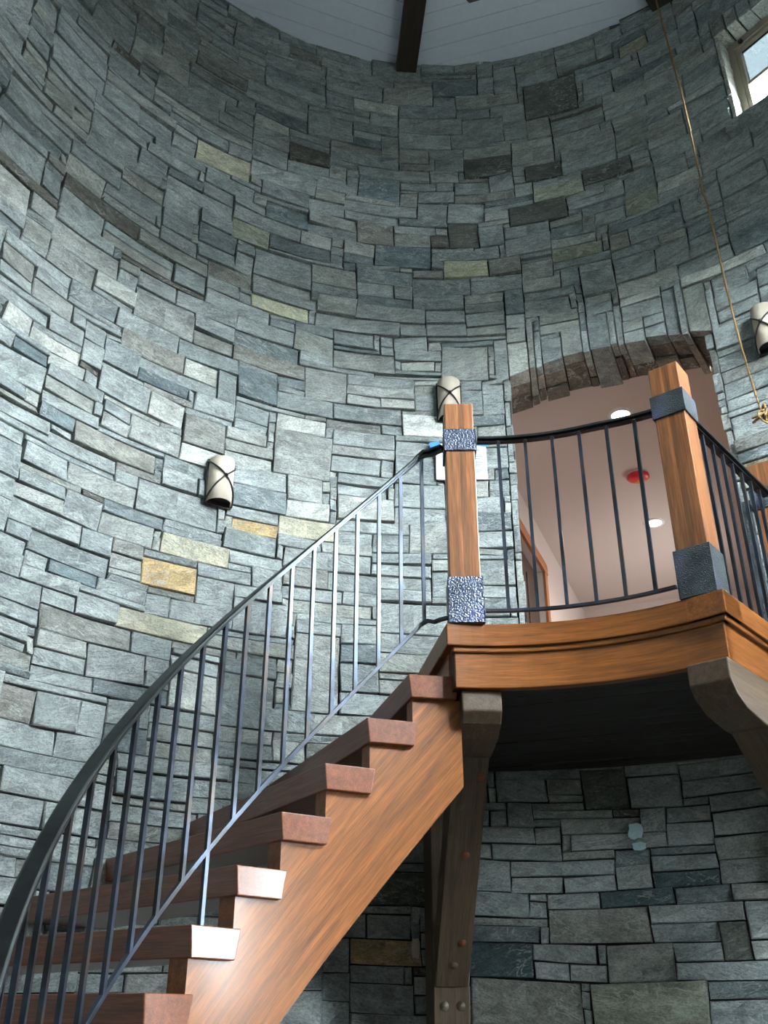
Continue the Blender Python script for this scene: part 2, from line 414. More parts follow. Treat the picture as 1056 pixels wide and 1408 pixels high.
def stone_geo(s0, s1, z0, z1, mb, col, prot=None, gap=0.0034, keep=False):
    """a split-face stone bedded in the curved wall, s in metres along the wall"""
    prot = random.uniform(0.0, 0.021) if prot is None else prot
    if (z1-z0) < .05: prot *= 0.75
    c = []
    for (s, z, sx, sz) in ((s0, z0, 1, 1), (s1, z0, -1, 1), (s1, z1, -1, -1), (s0, z1, 1, -1)):
        ws, wz = (0, 0) if keep else warp(s, z)
        c.append((s+ws+sx*gap+random.uniform(-.0035, .0035), z+wz+sz*gap+random.uniform(-.003, .003)))
    L = s1-s0; Hh = z1-z0
    e = min(.35, .006/L); f = min(.35, .005/Hh)
    us = [0, e, .5, 1-e, 1] if L > .30 else [0, e, 1-e, 1]
    vs_ = [0, f, 1-f, 1]
    tx = random.uniform(-.010, .010); tz = random.uniform(-.008, .008)
    nu, nv = len(us), len(vs_); V_ = []
    for j, v in enumerate(vs_):
        for i, u in enumerate(us):
            s = (c[0][0]*(1-u)+c[1][0]*u)*(1-v)+(c[3][0]*(1-u)+c[2][0]*u)*v
            z = (c[0][1]*(1-u)+c[1][1]*u)*(1-v)+(c[3][1]*(1-u)+c[2][1]*u)*v
            edge = i in (0, nu-1) or j in (0, nv-1)
            if edge and not (i in (0, nu-1) and j in (0, nv-1)):
                if i in (0, nu-1): s += random.uniform(-.002, .002)
                else: z += random.uniform(-.002, .002)
            d = prot+tx*(u-.5)*2+tz*(v-.5)*2+random.uniform(-.003, .003)
            if edge: d -= random.uniform(.0005, .004)
            V_.append(P(RR-max(d, -.006)-.006, math.degrees(s/RR), z))
    n0 = len(V_)
    ring = [(i, 0) for i in range(nu)]+[(nu-1, j) for j in range(1, nv)]+[(i, nv-1) for i in range(nu-2, -1, -1)]+[(0, j) for j in range(nv-2, 0, -1)]
    for (i, j) in ring:
        p = V_[j*nu+i]; q = Vector((p.x-CX, p.y-CY, 0)); k = (RR+.034)/q.length
        V_.append(Vector((CX+q.x*k, CY+q.y*k, p.z)))
    F = [(j*nu+i, j*nu+nu+i, j*nu+nu+i+1, j*nu+i+1) for j in range(nv-1) for i in range(nu-1)]
    m = len(ring)
    F += [(ring[k][1]*nu+ring[k][0], ring[(k+1) % m][1]*nu+ring[(k+1) % m][0], n0+(k+1) % m, n0+k) for k in range(m)]
    mb.add(V_, F, tint=tint(col))
stones = []      # (s0, s1, z0, z1, colour, fixed)
# stones that stand out in the wall: azimuth, azimuth, bottom, top, colour
DATA = "-44.7,-36.4,3.65,3.85,w;-45.8,-37.5,3.42,3.52,b;-49.4,-39.5,2.69,2.80,b;-43.0,-36.7,2.84,3.03,w;-49.9,-40.8,2.46,2.57,w;-56.9,-50.8,3.13,3.23,p;-61.2,-57.0,3.12,3.24,p;-58.6,-52.9,3.39,3.50,w;-57.2,-50.9,3.64,3.80,w;-42.7,-36.3,3.25,3.35,d;-47.9,-40.9,3.07,3.21,g;-37.4,-32.6,3.43,3.55,p;-53.1,-46.1,3.40,3.55,g;-35.7,-28.5,4.24,4.37,b;-39.5,-30.4,3.88,4.01,g;-40.9,-30.5,2.47,2.65,g;-38.5,-33.2,2.67,2.77,g;-36.8,-30.6,2.90,3.03,g;-54.6,-49.6,2.74,2.83,d;-59.2,-54.0,3.00,3.08,d;-39.1,-32.4,2.04,2.23,o;-37.7,-28.2,2.25,2.36,q;-44.5,-37.8,2.26,2.36,w;-49.2,-44.8,2.26,2.40,g;-41.2,-30.8,1.77,1.89,q;-35.4,-27.5,1.90,2.03,g;-46.0,-41.4,1.77,1.89,g;-44.1,-37.2,1.50,1.64,g;-49.9,-44.1,1.56,1.67,w;-49.5,-44.3,1.94,2.01,d;-49.5,-43.2,1.40,1.50,g;-52.2,-48.8,1.21,1.38,b;-28.4,-22.6,2.48,2.58,o;-23.1,-15.4,2.54,2.67,q;-52.6,-46.2,1.85,1.94,g;-28.6,-19.6,4.12,4.24,y;-19.3,-6.4,4.13,4.25,g;-13.4,-3.2,4.24,4.38,g;-20.2,-14.2,3.54,3.77,w;-30.4,-20.4,3.64,3.78,b;-29.3,-23.6,3.42,3.61,d;-16.3,-7.2,3.80,3.96,w;-1.3,5.5,3.79,4.06,w;0.5,6.0,4.93,5.17,k;-0.2,6.7,4.67,4.80,y;-13.7,-7.4,4.95,5.12,b;-10.2,-1.9,4.74,4.92,d;-27.8,-20.7,4.92,5.08,d;-32.2,-27.2,4.66,4.82,v;-13.5,-6.6,5.37,5.59,d;-7.0,-1.7,3.85,3.93,p;-9.8,-5.0,3.53,3.63,p;-14.1,-9.8,3.53,3.63,w;-23.7,-16.1,2.94,3.27,w;-6.8,-1.1,3.35,3.49,P;-3.0,2.9,4.12,4.26,g;10.6,19.0,5.10,5.31,k;4.2,11.0,5.62,5.82,k;13.6,19.1,5.51,5.64,k;22.4,29.5,5.34,5.49,k;14.0,22.3,5.31,5.43,v;27.8,32.2,4.93,5.10,v;24.4,27.5,4.64,4.80,b;16.5,24.3,4.68,4.81,v;14.4,23.2,6.14,6.54,k;23.5,28.6,6.16,6.42,g;19.8,29.2,6.42,6.58,k;9.4,16.5,4.82,4.99,g;30.2,35.5,4.37,4.58,g;3.1,6.4,6.80,6.90,w;-39.1,-30.3,5.18,5.37,q;4.2,9.5,1.07,1.19,g;9.5,13.2,1.08,1.19,b;13.2,17.7,1.03,1.20,k;4.5,8.1,0.95,1.07,g;11.4,22.1,0.80,0.89,g;0.3,6.7,0.23,0.38,T;4.7,10.6,0.60,0.68,g;10.8,16.6,0.61,0.68,g;20.5,26.7,0.63,0.69,T;13.9,22.1,0.55,0.61,T;8.6,19.1,0.39,0.54,b;12.0,24.2,0.02,0.22,v;25.7,28.9,0.30,0.45,k;26.7,32.2,0.86,0.96,g;6.8,13.1,0.30,0.39,g;0.2,11.8,0.01,0.20,b;10.9,14.6,0.21,0.30,g;19.1,28.3,0.46,0.54,g;-12.4,-4.5,0.26,0.38,o;-10.7,-4.1,0.52,0.70,k;-19.9,-14.2,1.50,1.92,w"
for t in DATA.split(';'):
    a = t.split(','); a0, a1, z0, z1 = map(float, a[:4])
    i0 = int(round(a0/DA)); i1 = max(i0+2, int(round(a1/DA))); k0 = max(0, cz(z0)); k1 = min(NZ, max(k0+1, cz(z1)))
    while k1 > k0 and any(occ[i % NS][k1-1] for i in range(i0, i1)): k1 -= 1
    while k1 > k0 and any(occ[i % NS][k0] for i in range(i0, i1)): k0 += 1
    while i1 > i0 and any(occ[(i1-1) % NS][k] for k in range(k0, k1)): i1 -= 1
    while i1 > i0 and any(occ[i0 % NS][k] for k in range(k0, k1)): i0 += 1
    if i1-i0 < 2 or k1 <= k0 or any(occ[i % NS][k] for i in range(i0, i1) for k in range(k0, k1)): continue
    for i in range(i0, i1):
        for k in range(k0, k1): occ[i % NS][k] = 1
    stones.append((i0, i1, k0, k1, PAL[a[4]]))
start = NS//2
for k in range(NZ):
    for q in range(NS):
        i = (start+q) % NS
        if occ[i][k]: continue
        h = random.choices((1, 2, 3, 4, 5), (.17, .36, .28, .14, .05))[0]
        wd = {1: random.randint(5, 12), 2: random.randint(4, 11), 3: random.randint(3, 10), 4: random.randint(3, 9), 5: random.randint(4, 7)}[h]
        run = 0
        while run < wd+2 and not occ[(i+run) % NS][k]: run += 1
        if run < wd: wd = run
        elif run < wd+3 and run-wd <= 2 and run > wd: wd = run
        hh = 1
        while hh < h and k+hh < NZ and not any(occ[(i+x) % NS][k+hh] for x in range(wd)): hh += 1
        if wd <= 2: hh = min(hh, 2)
        if wd >= 3*1 and hh*DZ > wd*DS*1.6: hh = max(1, int(wd*DS*1.4/DZ))
        for x in range(wd):
            for y in range(hh): occ[(i+x) % NS][k+y] = 1
        j0 = i if i <= NS//2 else i-NS
        stones.append((j0, j0+wd, k, k+hh, rand_tint()))

SEG = [('wall_left', -78, -34), ('wall_back', -34, 8.0), ('wall_right', 8.0, 60), ('wall_front', 60, 282)]
def seg_of(az):
    az = (az+78) % 360-78
    for n, a, b in SEG:
        if a <= az < b: return n
# wall cores with the openings left out
cores = {}
def inside(op, az, z):
    a = (az-op[0]) % 360
    return 0 < a < (op[1]-op[0]) and op[2] < z < op[3]
for n, a0, a1 in SEG:
    azs = {a0, a1}
    x = a0
    while x < a1: azs.add(x); x += 3
    zs = {Z_LO-.05, Z_HI+.25, 1, 2.2, 4.5}
    for op in OPEN:
        for b in (op[0], op[1]):
            for c in (b, b-360):
                if a0 < c < a1: azs.add(c)
        zs.add(op[2]); zs.add(op[3])
    azs = sorted(azs); zs = sorted(zs); mb = MB()
    op_at = lambda A, Z: any(inside(op, A, Z) for op in OPEN)
    for i in range(len(azs)-1):
        for j in range(len(zs)-1):
            am = (azs[i]+azs[i+1])/2; zm = (zs[j]+zs[j+1])/2
            if op_at(am, zm): continue
            A, B_, c, d = azs[i], azs[i+1], zs[j], zs[j+1]
            q = lambda r: [P(r, A, c), P(r, B_, c), P(r, B_, d), P(r, A, d)]
            inn, out = q(RR+.012), q(RR+.17)
            mb.add(inn, [(0, 1, 2, 3)]); mb.add(out, [(3, 2, 1, 0)])
            for (da, dz_, e0, e1) in ((-1, 0, 3, 0), (1, 0, 1, 2), (0, -1, 0, 1), (0, 1, 2, 3)):
                na = am+da*(azs[i+1]-azs[i])/2+da*.05; nz_ = zm+dz_*(d-c)/2+dz_*.02
                if op_at(na, nz_):
                    mb.add([inn[e0], inn[e1], out[e1], out[e0]], [(0, 1, 2, 3)])
    cores[n] = mb.build(n, 'mortar', kind='structure', fixn=False, origin=P(0, 0, Z_LO))
by = {n: [] for n, _, _ in SEG}
for st in stones:
    az = (st[0]+st[1])/2*DA; by[seg_of(az)].append(st)
def seen(st):
    az = ((st[0]+st[1])/2*DA+180) % 360-180; z = Z_LO+(st[2]+st[3])/2*DZ
    return -74 < az < 57 and z > -0.05
for n, L_ in by.items():
    vis = [s for s in L_ if seen(s)]
    vis.sort(key=lambda s: -(s[1]-s[0])*(s[3]-s[2]))
    top = set(id(s) for s in vis[:292])
    rest = MB()
    for s in L_:
        z0 = Z_LO+s[2]*DZ; z1 = Z_LO+s[3]*DZ
        if id(s) in top:
            mb = MB(); stone_geo(s[0]*DA*R(1)*RR, s[1]*DA*R(1)*RR, z0, z1, mb, s[4])
            c = sum((v for v in mb.v), Vector())/len(mb.v)
            mb.build('stone', 'stone', cores[n], fixn=False, origin=c)
        else: stone_geo(s[0]*DA*R(1)*RR, s[1]*DA*R(1)*RR, z0, z1, rest, s[4])
    if rest.v: rest.build('small_stones', 'stone', cores[n], kind='stuff', fixn=False)

# ---------------------------------------------------------------- doorway arch, jambs
def hexa(r0, r1, a0, a1, z00, z01, z10, z11, j=.003, jm=True):
    """block between two radii / azimuths; z at (a0 bottom, a1 bottom, a0 top, a1 top)"""
    rj = lambda: random.uniform(-j, j)
    vs = []
    for r_ in (r0, r1):
        for a, z in ((a0, z00), (a1, z01), (a1, z11), (a0, z10)):
            vs.append(P(r_+rj(), a+rj()*10, z+rj()))
    return vs, [(0, 3, 2, 1), (4, 5, 6, 7), (0, 1, 5, 4), (1, 2, 6, 5), (2, 3, 7, 6), (3, 0, 4, 7)]
def arch_z(a): return 3.775+.125*(1-((a-22)/14.0)**2)
core_b = cores['wall_right']
fill = MB(); fill.arc(RR+.014, RR+.40, 7.0, 37.0, 3.93, 4.17, 16); fill.build('arch_core', 'mortar', core_b)
for _i, _w, _t in VOUS:
    a = _i*DA; da = _w*DA; zt_ = Z_LO+_t*DZ-.004
    r_ = RR-.02-random.uniform(-.008, .018); depth_end = RR+.42+random.uniform(-.05, .05)
    cuts = [r_]+([RR+.10+random.uniform(-.05, .07)] if random.random() < .85 else [])+([RR+.26+random.uniform(-.04, .05)] if random.random() < .6 else [])+[depth_end]
    split = random.random() < .3 and da > 2
    for k in range(len(cuts)-1):
        mb = MB(); dz = random.uniform(-.02, .015); zt = zt_
        col = rand_tint() if k == 0 else random.choice(((112, 104, 94), (98, 92, 84), (124, 118, 108), (86, 80, 74)))
        g_ = .05
        b0, b1 = arch_z(a+g_)+dz, arch_z(a+da-g_)+dz
        if k == 0 and split:
            m_ = (b0+zt)/2
            vs, fs = hexa(cuts[k], cuts[k+1]-.006, a+g_, a+da-g_, m_+.004, m_+.004, zt, zt); mb.add(vs, fs, tint=tint(rand_tint()))
            mb.build('arch_stone', 'stone', core_b, bevel=.004, origin=sum(vs, Vector())/8); mb = MB(); zt = m_-.004
        vs, fs = hexa(cuts[k], cuts[k+1]-.006, a+g_, a+da-g_, b0, b1, zt, zt); mb.add(vs, fs, tint=tint(col))
        mb.build('arch_stone', 'stone', core_b, bevel=.004, origin=sum(vs, Vector())/8)
for side, az, wl in ((-1, 8.0, 'wall_right'), (1, 36.0, 'wall_right')):
    z = PLAT
    while z < arch_z(az)-.03:
        h = random.choice((.05, .08, .11, .14, .18)); h = min(h, arch_z(az)-.02-z)
        if h < .02: break
        cut = RR+random.uniform(.10, .30)
        for r0, r1 in ((RR-.015+random.uniform(-.012, .01), cut), (cut+.006, RR+.43)):
            inn = az-side*random.uniform(.35, .75); out_ = az+side*.25
            mb = MB(); vs, fs = hexa(r0, r1, min(inn, out_), max(inn, out_), z+.004, z+.004, z+h-.003, z+h-.003, .004)
            mb.add(vs, fs, tint=tint(rand_tint())); mb.build('jamb_stone', 'stone', cores[wl], bevel=.004, origin=sum(vs, Vector())/8)
        z += h
# reveals and head of the high window
z = WIN_1[2]
while z < WIN_1[3]-.01:
    h = min(random.choice((.06, .08, .11)), WIN_1[3]-z)
    for az, s_ in ((WIN_1[0], -1), (WIN_1[1], 1)):
        mb = MB(); i_ = az-s_*random.uniform(.25, .5); o_ = az+s_*.2
        vs, fs = hexa(RR-.02, RR+.16, min(i_, o_), max(i_, o_), z+.003, z+.003, z+h-.003, z+h-.003, .004)
        mb.add(vs, fs, tint=tint((150, 152, 146))); mb.build('jamb_stone', 'stone', core_b, bevel=.004, origin=sum(vs, Vector())/8)
    z += h
a = WIN_1[0]-.3
while a < WIN_1[1]+.2:
    da = random.uniform(1.9, 2.8); mb = MB()
    vs, fs = hexa(RR-.045, RR+.15, a+.09, a+da-.09, WIN_1[3]-.01, WIN_1[3]-.01, WIN_1[3]+HEAD-.02, WIN_1[3]+HEAD-.02, .006)
    mb.add(vs, fs, tint=tint(rand_tint())); mb.build('head_stone', 'stone', core_b, bevel=.008, origin=sum(vs, Vector())/8)
    a += da
mb = MB(); mb.arc(RR-.075, RR+.20, WIN_1[0]-1.2, WIN_1[1]+1.2, WIN_1[2]-.085, WIN_1[2]+.005, 10, tint=tint((130, 138, 138)))
mb.build('sill_stone', 'stone', core_b, bevel=.006)

# window units
def window_unit(name, op, r_, mull=0, bars=1, frame='win_frame'):
    am = (op[0]+op[1])/2; c = P(r_*math.cos(R((op[1]-op[0])/2)), am, (op[2]+op[3])/2)
    out = Vector((math.sin(R(am)), math.cos(R(am)), 0)); sd = Vector((out.y, -out.x, 0)); up = Vector((0, 0, 1))
    hw = r_*math.sin(R((op[1]-op[0])/2))-.01; hh = (op[3]-op[2])/2-.008
    mb = MB(); t = .032
    for s_ in (-1, 1):
        mb.box(c+sd*s_*(hw-t), up*hh, sd*t, out*.04); mb.box(c+up*s_*(hh-t), sd*(hw-2*t), up*t, out*.04)
    w_ = mb.build(name, frame, kind='structure', bevel=.004)
    sash = MB(); t2 = .016
    for s_ in (-1, 1):
        sash.box(c+sd*s_*(hw-2*t-t2)-out*.008, up*(hh-2*t), sd*t2, out*.024); sash.box(c+up*s_*(hh-2*t-t2)-out*.008, sd*(hw-2*t-2*t2), up*t2, out*.024)
    sash.build('sash', frame, w_, bevel=.003)
    ih, iw = hh-2*t-2*t2, hw-2*t-2*t2
    ys = [-ih+2*ih*(k+1)/(bars+1) for k in range(bars)]; xs = [-iw+2*iw*(k+1)/(mull+1) for k in range(mull)]
    for y in ys:
        b = MB(); b.box(c+up*y-out*.004, sd*iw, up*.013, out*.016); b.build('glazing_bar', frame, w_, bevel=.002)
    for x in xs:
        b = MB(); b.box(c+sd*x-out*.004, up*ih, sd*.010, out*.015); b.build('glazing_bar', frame, w_, bevel=.002)
    ye = [-ih]+ys+[ih]; xe = [-iw]+xs+[iw]
    for i in range(len(ye)-1):
        for j in range(len(xe)-1):
            b = MB(); b.box(c+up*(ye[i]+ye[i+1])/2+sd*(xe[j]+xe[j+1])/2, sd*((xe[j+1]-xe[j])/2), up*((ye[i+1]-ye[i])/2), out*.003)
            b.build('pane', 'dimmed_glass' if name == 'window_1' and i == len(ye)-2 else 'glass', w_)
    return w_, c, out, sd
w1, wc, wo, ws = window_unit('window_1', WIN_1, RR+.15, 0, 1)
b = MB(); zc = EYE+WIN_1[3]-.06
p0 = wc-ws*(.28)-wo*.05; p0.z = zc
b.lathe(p0, [(0, -.012), (.016, -.010), (.016, .010), (0, .012)], wo, 12); b.tube([p0-wo*.012, p0-wo*.03-Vector((0, 0, .02)), p0-wo*.03-Vector((0, 0, .045))], .005, 6)
b.build('latch', 'black', w1, label='small black window latch')
window_unit('window_2', WIN_C, RR+.12, 0, 1, 'dark_wood'); window_unit('window_3', WIN_D, RR+.12, 0, 1, 'dark_wood')
window_unit('window_4', WIN_A, RR+.12, 0, 1, 'dark_wood')


# ---------------------------------------------------------------- floor, ceiling
mb = MB(); n = 48
mb.prism([P(3.25, 360*k/n, Z_LO) for k in range(n)], Vector((0, 0, -.12))); mb.build('floor', 'floor', kind='structure')
ZC = 6.905
mb = MB(); mb.prism([P(3.2, 360*k/n, ZC+.05) for k in range(n)], Vector((0, 0, .10)))
ceil = mb.build('ceiling', 'dark_wood', kind='structure', fixn=True)
SECT = [(-50, -5.5, -20.8), (-5.5, 38.6, 17.2), (38.6, 83.5, 61), (83.5, 128.5, 106), (128.5, 173.5, 151), (173.5, 218.5, 196), (218.5, 264, 241), (264, 310, 287)]
PW = .150
for a0, a1, nm in SECT:
    u = Vector((math.sin(R(nm)), math.cos(R(nm)), 0)); t = Vector((u.y, -u.x, 0))
    d0 = Vector((math.sin(R(a0)), math.cos(R(a0)), 0)); d1 = Vector((math.sin(R(a1)), math.cos(R(a1)), 0))
    k = 0
    while k*PW < 2.76:
        lo, hi = k*PW+.0022, (k+1)*PW-.0022; k += 1
        pts = []
        for (d_, v_) in ((d0, lo), (d0, hi), (d1, hi), (d1, lo)):
            c_ = d_.dot(u); rr_ = v_/c_
            pts.append(d_*rr_)
        lim = 2.80
        def clip(p):   # keep plank ends inside the wall thickness
            l = p.dot(t); v_ = p.dot(u); m_ = math.sqrt(max(lim*lim-v_*v_, 0.01)); l = max(-m_, min(m_, l)); return u*v_+t*l
        pts = [clip(p) for p in pts]
        mb = MB(); mb.prism([Vector((CX+p.x, CY+p.y, ZC+EYE)) for p in pts], Vector((0, 0, .02)), t)
        mb.build('plank', 'white_paint', ceil, bevel=.0)
for i, az in enumerate((-5.4, 38.6, 83.5, 128.5, 173.5, 218.5, 264, 310)):
    d = Vector((math.sin(R(az)), math.cos(R(az)), 0)); s_ = Vector((d.y, -d.x, 0))
    mb = MB(); mb.box(P(1.50, az, ZC-.055), d*1.25, s_*.081, Vector((0, 0, .052)))
    o = mb.build('rafter', 'dark_wood', bevel=.006)
    tag(o, ['dark rafter crossing the ceiling straight above the arched doorway', 'dark rafter whose end bears on the wall where the rope hangs',
            'dark rafter over the high window side', 'dark rafter over the rear window side', 'dark rafter on the far right behind the viewer',
            'dark rafter directly over the entry', 'dark rafter on the left behind the viewer', 'dark rafter above the left wall'][i], 'rafter', 'rafters under the white ceiling')
mb = MB(); mb.lathe(P(0, 0, ZC-.12), [(0, -.02), (.20, -.02), (.22, 0), (.22, .118)], Vector((0, 0, 1)), 8, smooth=False)
tag(mb.build('ceiling_hub', 'dark_wood'), 'dark eight-sided wooden hub where the rafters meet', 'beam')

# ceiling fan: only one blade tip shows at the top edge of the picture
FZ = 4.80
fan = thing('ceiling_fan', 'ceiling fan on a long rod, one dark brown blade tip showing at the top', 'fan', P(0, 0, FZ))
mb = MB(); mb.lathe(P(0, 0, FZ), [(.012, .10), (.012, ZC-.14-FZ)], Vector((0, 0, 1)), 10); mb.build('rod', 'black', fan)
mb = MB(); mb.lathe(P(0, 0, FZ), [(0, -.09), (.06, -.08), (.095, -.03), (.10, .05), (.05, .10), (0, .11)], Vector((0, 0, 1)), 20); mb.build('motor_housing', 'black', fan)
tip = Vector((0.548-CX, 3.235-CY, 0)); a_t = math.degrees(math.atan2(tip.x, tip.y))-4
for k in range(5):
    az = a_t+72*k; d = Vector((math.sin(R(az)), math.cos(R(az)), 0)); s_ = Vector((d.y, -d.x, 0))
    c = P(0, 0, FZ); mb = MB()
    pts = [c+d*.20+s_*.05, c+d*.20-s_*.05, c+d*.66-s_*.082, c+d*.70-s_*.055, c+d*.705+s_*.045, c+d*.66+s_*.082]
    pts = [p+Vector((0, 0, .03*(p-c).dot(s_)/.08)) for p in pts]
    mb.prism(pts, Vector((0, 0, .012)), d); bl = mb.build('blade', 'dark_wood', fan, bevel=.003)
    mb = MB(); mb.box(c+d*.15, d*.08, s_*.02, Vector((0, 0, .004))); mb.build('blade_arm', 'black', bl)

# ================================================================= HALL BEHIND THE DOORWAY
HC = 3.90; HL0, HL1, HW = 2.95, 7.12, .965
def hbox(name, a0, a1, l0, l1, z0, z1, mat, kind='structure', gx=None):
    mb = MB(); mb.box(H((a0+a1)/2, (l0+l1)/2, (z0+z1)/2), hv*((a1-a0)/2), hn*((l1-l0)/2), Vector((0, 0, (z1-z0)/2)))
    return mb.build(name, mat, kind=kind)
hbox('ceiling_hall', 3.09, HL1+.1, -HW-.1, HW+.1, HC, HC+.1, 'plaster')
for s_ in (-1, 1):
    hbox('wall_hall_near', 2.72, 3.03, *sorted((s_*.72, s_*(HW+.1))), PLAT, 4.3, 'plaster')
hbox('wall_hall_head', 2.80, 3.2, -HW-.1, HW+.1, 4.17, 4.3, 'plaster')
hbox('hall_door_light_block', 3.9, 5.3, -HW-.16, -HW-.10, PLAT, HC, 'darkroom')  # unseen backing behind the door, added to stop sky light leaking in
hbox('floor_hall', 2.65, HL1+.1, -HW-.1, HW+.1, PLAT-.10, PLAT-.002, 'hall_floor')
hbox('wall_hall_right', 3.02, HL1+.1, HW, HW+.1, PLAT, HC, 'plaster')
hbox('wall_hall_far', HL1, HL1+.1, -HW, HW, PLAT, HC, 'plaster')
DA0, DA1, DHZ = 4.12, 5.06, PLAT+2.02
mb = MB()
for a0, a1, z0, z1 in ((3.02, DA0, PLAT, HC), (DA1, HL1+.1, PLAT, HC), (DA0, DA1, DHZ, HC)):
    mb.box(H((a0+a1)/2, -HW-.05, (z0+z1)/2), hv*((a1-a0)/2), hn*.05, Vector((0, 0, (z1-z0)/2)))
mb.build('wall_hall_left', 'plaster', kind='structure')
mb = MB(); mb.box(H((DA0+DA1)/2, -HW-.07, PLAT+1.0), hv*((DA1-DA0)/2-.012), hn*.02, Vector((0, 0, 1.0)))
d1 = mb.build('door_1', 'darkroom', kind='structure', bevel=.003)
for z0, z1 in ((.18, .85), (1.0, 1.85)):
    mb = MB()
    for s_ in (-1, 1): mb.box(H((DA0+DA1)/2+s_*.19, -HW-.046, PLAT+(z0+z1)/2), hv*.15, hn*.006, Vector((0, 0, (z1-z0)/2)))
    mb.build('door_panel', 'darkroom', d1, bevel=.004)
mb = MB(); mb.lathe(H(DA0+.09, -HW-.048, PLAT+1.0), [(.022, 0), (.022, .006), (.01, .01), (.01, .03), (.026, .04), (.028, .055), (0, .065)], hn, 14); mb.build('door_knob', 'bolt', d1)
mb = MB()
for aa in (DA0-.045, DA1+.045): mb.box(H(aa, -HW+.012, PLAT+1.05), Vector((0, 0, 1.05)), hv*.045, hn*.012)
mb.box(H((DA0+DA1)/2, -HW+.014, DHZ+.05), hv*((DA1-DA0)/2+.10), Vector((0, 0, .05)), hn*.014)
mb.build('trim_1', 'casing', kind='structure', bevel=.003)
mb = MB()
mb.box(H((HL0+HL1)/2+1.2, -HW+.006, PLAT+.06), hv*((HL1-HL0)/2-1.25), hn*.006, Vector((0, 0, .06)))
mb.build('baseboard_hall', 'casing', kind='structure')
for i, (a, l) in enumerate(((3.51, 0), (5.32, 0))):
    t = thing('recessed_light', ['lit round recessed ceiling light nearer the arch, beside the post', 'lit round recessed ceiling light farther down the hall, lower in view'][i], 'light', H(a, l, HC-.01), 'recessed lights in the hall ceiling')
    mb = MB(); mb.lathe(H(a, l, HC), [(.088, -.001), (.088, -.008), (.066, -.010), (.062, -.002)], Vector((0, 0, 1)), 28); mb.build('trim_ring', 'white_paint', t)
    mb = MB(); mb.lathe(H(a, l, HC), [(0, -.012), (.045, -.010), (.064, -.004)], Vector((0, 0, 1)), 24); mb.build('lens', 'lamp', t)
    pl = bpy.data.lights.new('recessed_lamp', 'SPOT'); pl.energy = 34; pl.color = (1, .84, .70); pl.spot_size = R(150); pl.spot_blend = .6; pl.shadow_soft_size = .05
    po = bpy.data.objects.new('recessed_lamp', pl); sc.collection.objects.link(po); po.location = H(a, l, HC-.03)
t = thing('smoke_detector', 'round smoke detector under a bright red cover on the hall ceiling', 'detector', H(4.43, -.01, HC-.01))
ctr = H(4.43, -.01, HC)
mb = MB(); mb.lathe(ctr, [(.085, 0), (.085, -.012), (.078, -.02)], Vector((0, 0, 1)), 28); mb.build('base', 'white_paint', t)
mb = MB(); mb.lathe(ctr, [(.088, -.010), (.088, -.030), (.07, -.043), (.03, -.048), (0, -.048)], Vector((0, 0, 1)), 28, a0=R(70), a1=R(320)); mb.build('dust_cover', 'red', t)
mb = MB(); mb.lathe(ctr, [(.0875, -.010), (.0875, -.030), (.07, -.042), (.03, -.047), (0, -.047)], Vector((0, 0, 1)), 28, a0=R(320), a1=R(430)); mb.build('cover_panel', 'yellow', t, label='amber sector of the cover')

# ================================================================= LANDING
UR = Vector((math.sin(R(40.5)), math.cos(R(40.5)), 0)); SR = Vector((UR.y, -UR.x, 0))      # right edge direction / outward
K = P(1.150, 47.4, 0); K.z = 0
AL = -8.3                                                   # left end of the nosing
def right_edge(off, u):           # point on a line parallel to the right edge, off metres inward
    return K-SR*off+UR*u
def hit_r(off, r_):
    o = right_edge(off, 0)-Vector((CX, CY, 0)); b_ = o.dot(UR); c_ = o.dot(o)-r_*r_
    return -b_+math.sqrt(max(b_*b_-c_, 0))
def az_of(p): return math.degrees(math.atan2(p.x-CX, p.y-CY))
def sector_poly(r0, r1, off, al, z, n=20):
    """annular sector with the straight right-hand edge"""
    o = right_edge(off, hit_r(off, r0)); i_end = az_of(o)
    p2 = right_edge(off, hit_r(off, r1)); o_end = az_of(p2)
    pts = [P(r0, al+(i_end-al)*k/n, z) for k in range(n+1)]
    pts += [P(r1, o_end+(al-o_end)*k/n, z) for k in range(n+1)]
    return pts
land = thing('landing', 'curved wooden landing projecting from the stone wall in front of the doorway', 'landing', P(1.9, 20, 1.15))
def ring_part(name, mat, r0, r1, z0, z1, al, off0, n=22, bevel=.004):
    mb = MB(); e = az_of(right_edge(off0, hit_r(off0, r0))); e2 = az_of(right_edge(off0, hit_r(off0, r1)))
    vs = []; gr = []
    for k in range(n+1):
        for r_, z, ee in ((r0, z0, e), (r1, z0, e2), (r1, z1, e2), (r0, z1, e)):
            a = al+(ee-al)*k/n; vs.append(P(r_, a, z)); gr.append(Vector((R(a)*r_, (r_-r0), z)))
    fs = [(i*4+j, i*4+(j+1) % 4, i*4+4+(j+1) % 4, i*4+4+j) for i in range(n) for j in range(4)]+[(3, 2, 1, 0), tuple(n*4+j for j in range(4))]
    mb.add(vs, fs, gr); return mb.build(name, mat, land, bevel=bevel)
def side_part(name, mat, off0, off1, r0, z0, z1, bevel=.004, r1=2.665):
    u0 = hit_r(off0, r0); u1 = hit_r(off0, r1); u0b = hit_r(off1, r0+0.0); u1b = hit_r(off1, r1)
    mb = MB(); pts = [right_edge(off0, u0), right_edge(off1, u0b), right_edge(off1, u1b), right_edge(off0, u1)]
    pts = [Vector((p.x, p.y, z0+EYE)) for p in pts]
    mb.prism(pts, Vector((0, 0, z1-z0)), UR); return mb.build(name, mat, land, bevel=bevel)
ring_part('nosing', 'cherry', 1.148, 1.30, 1.358, PLAT, AL, 0.0)
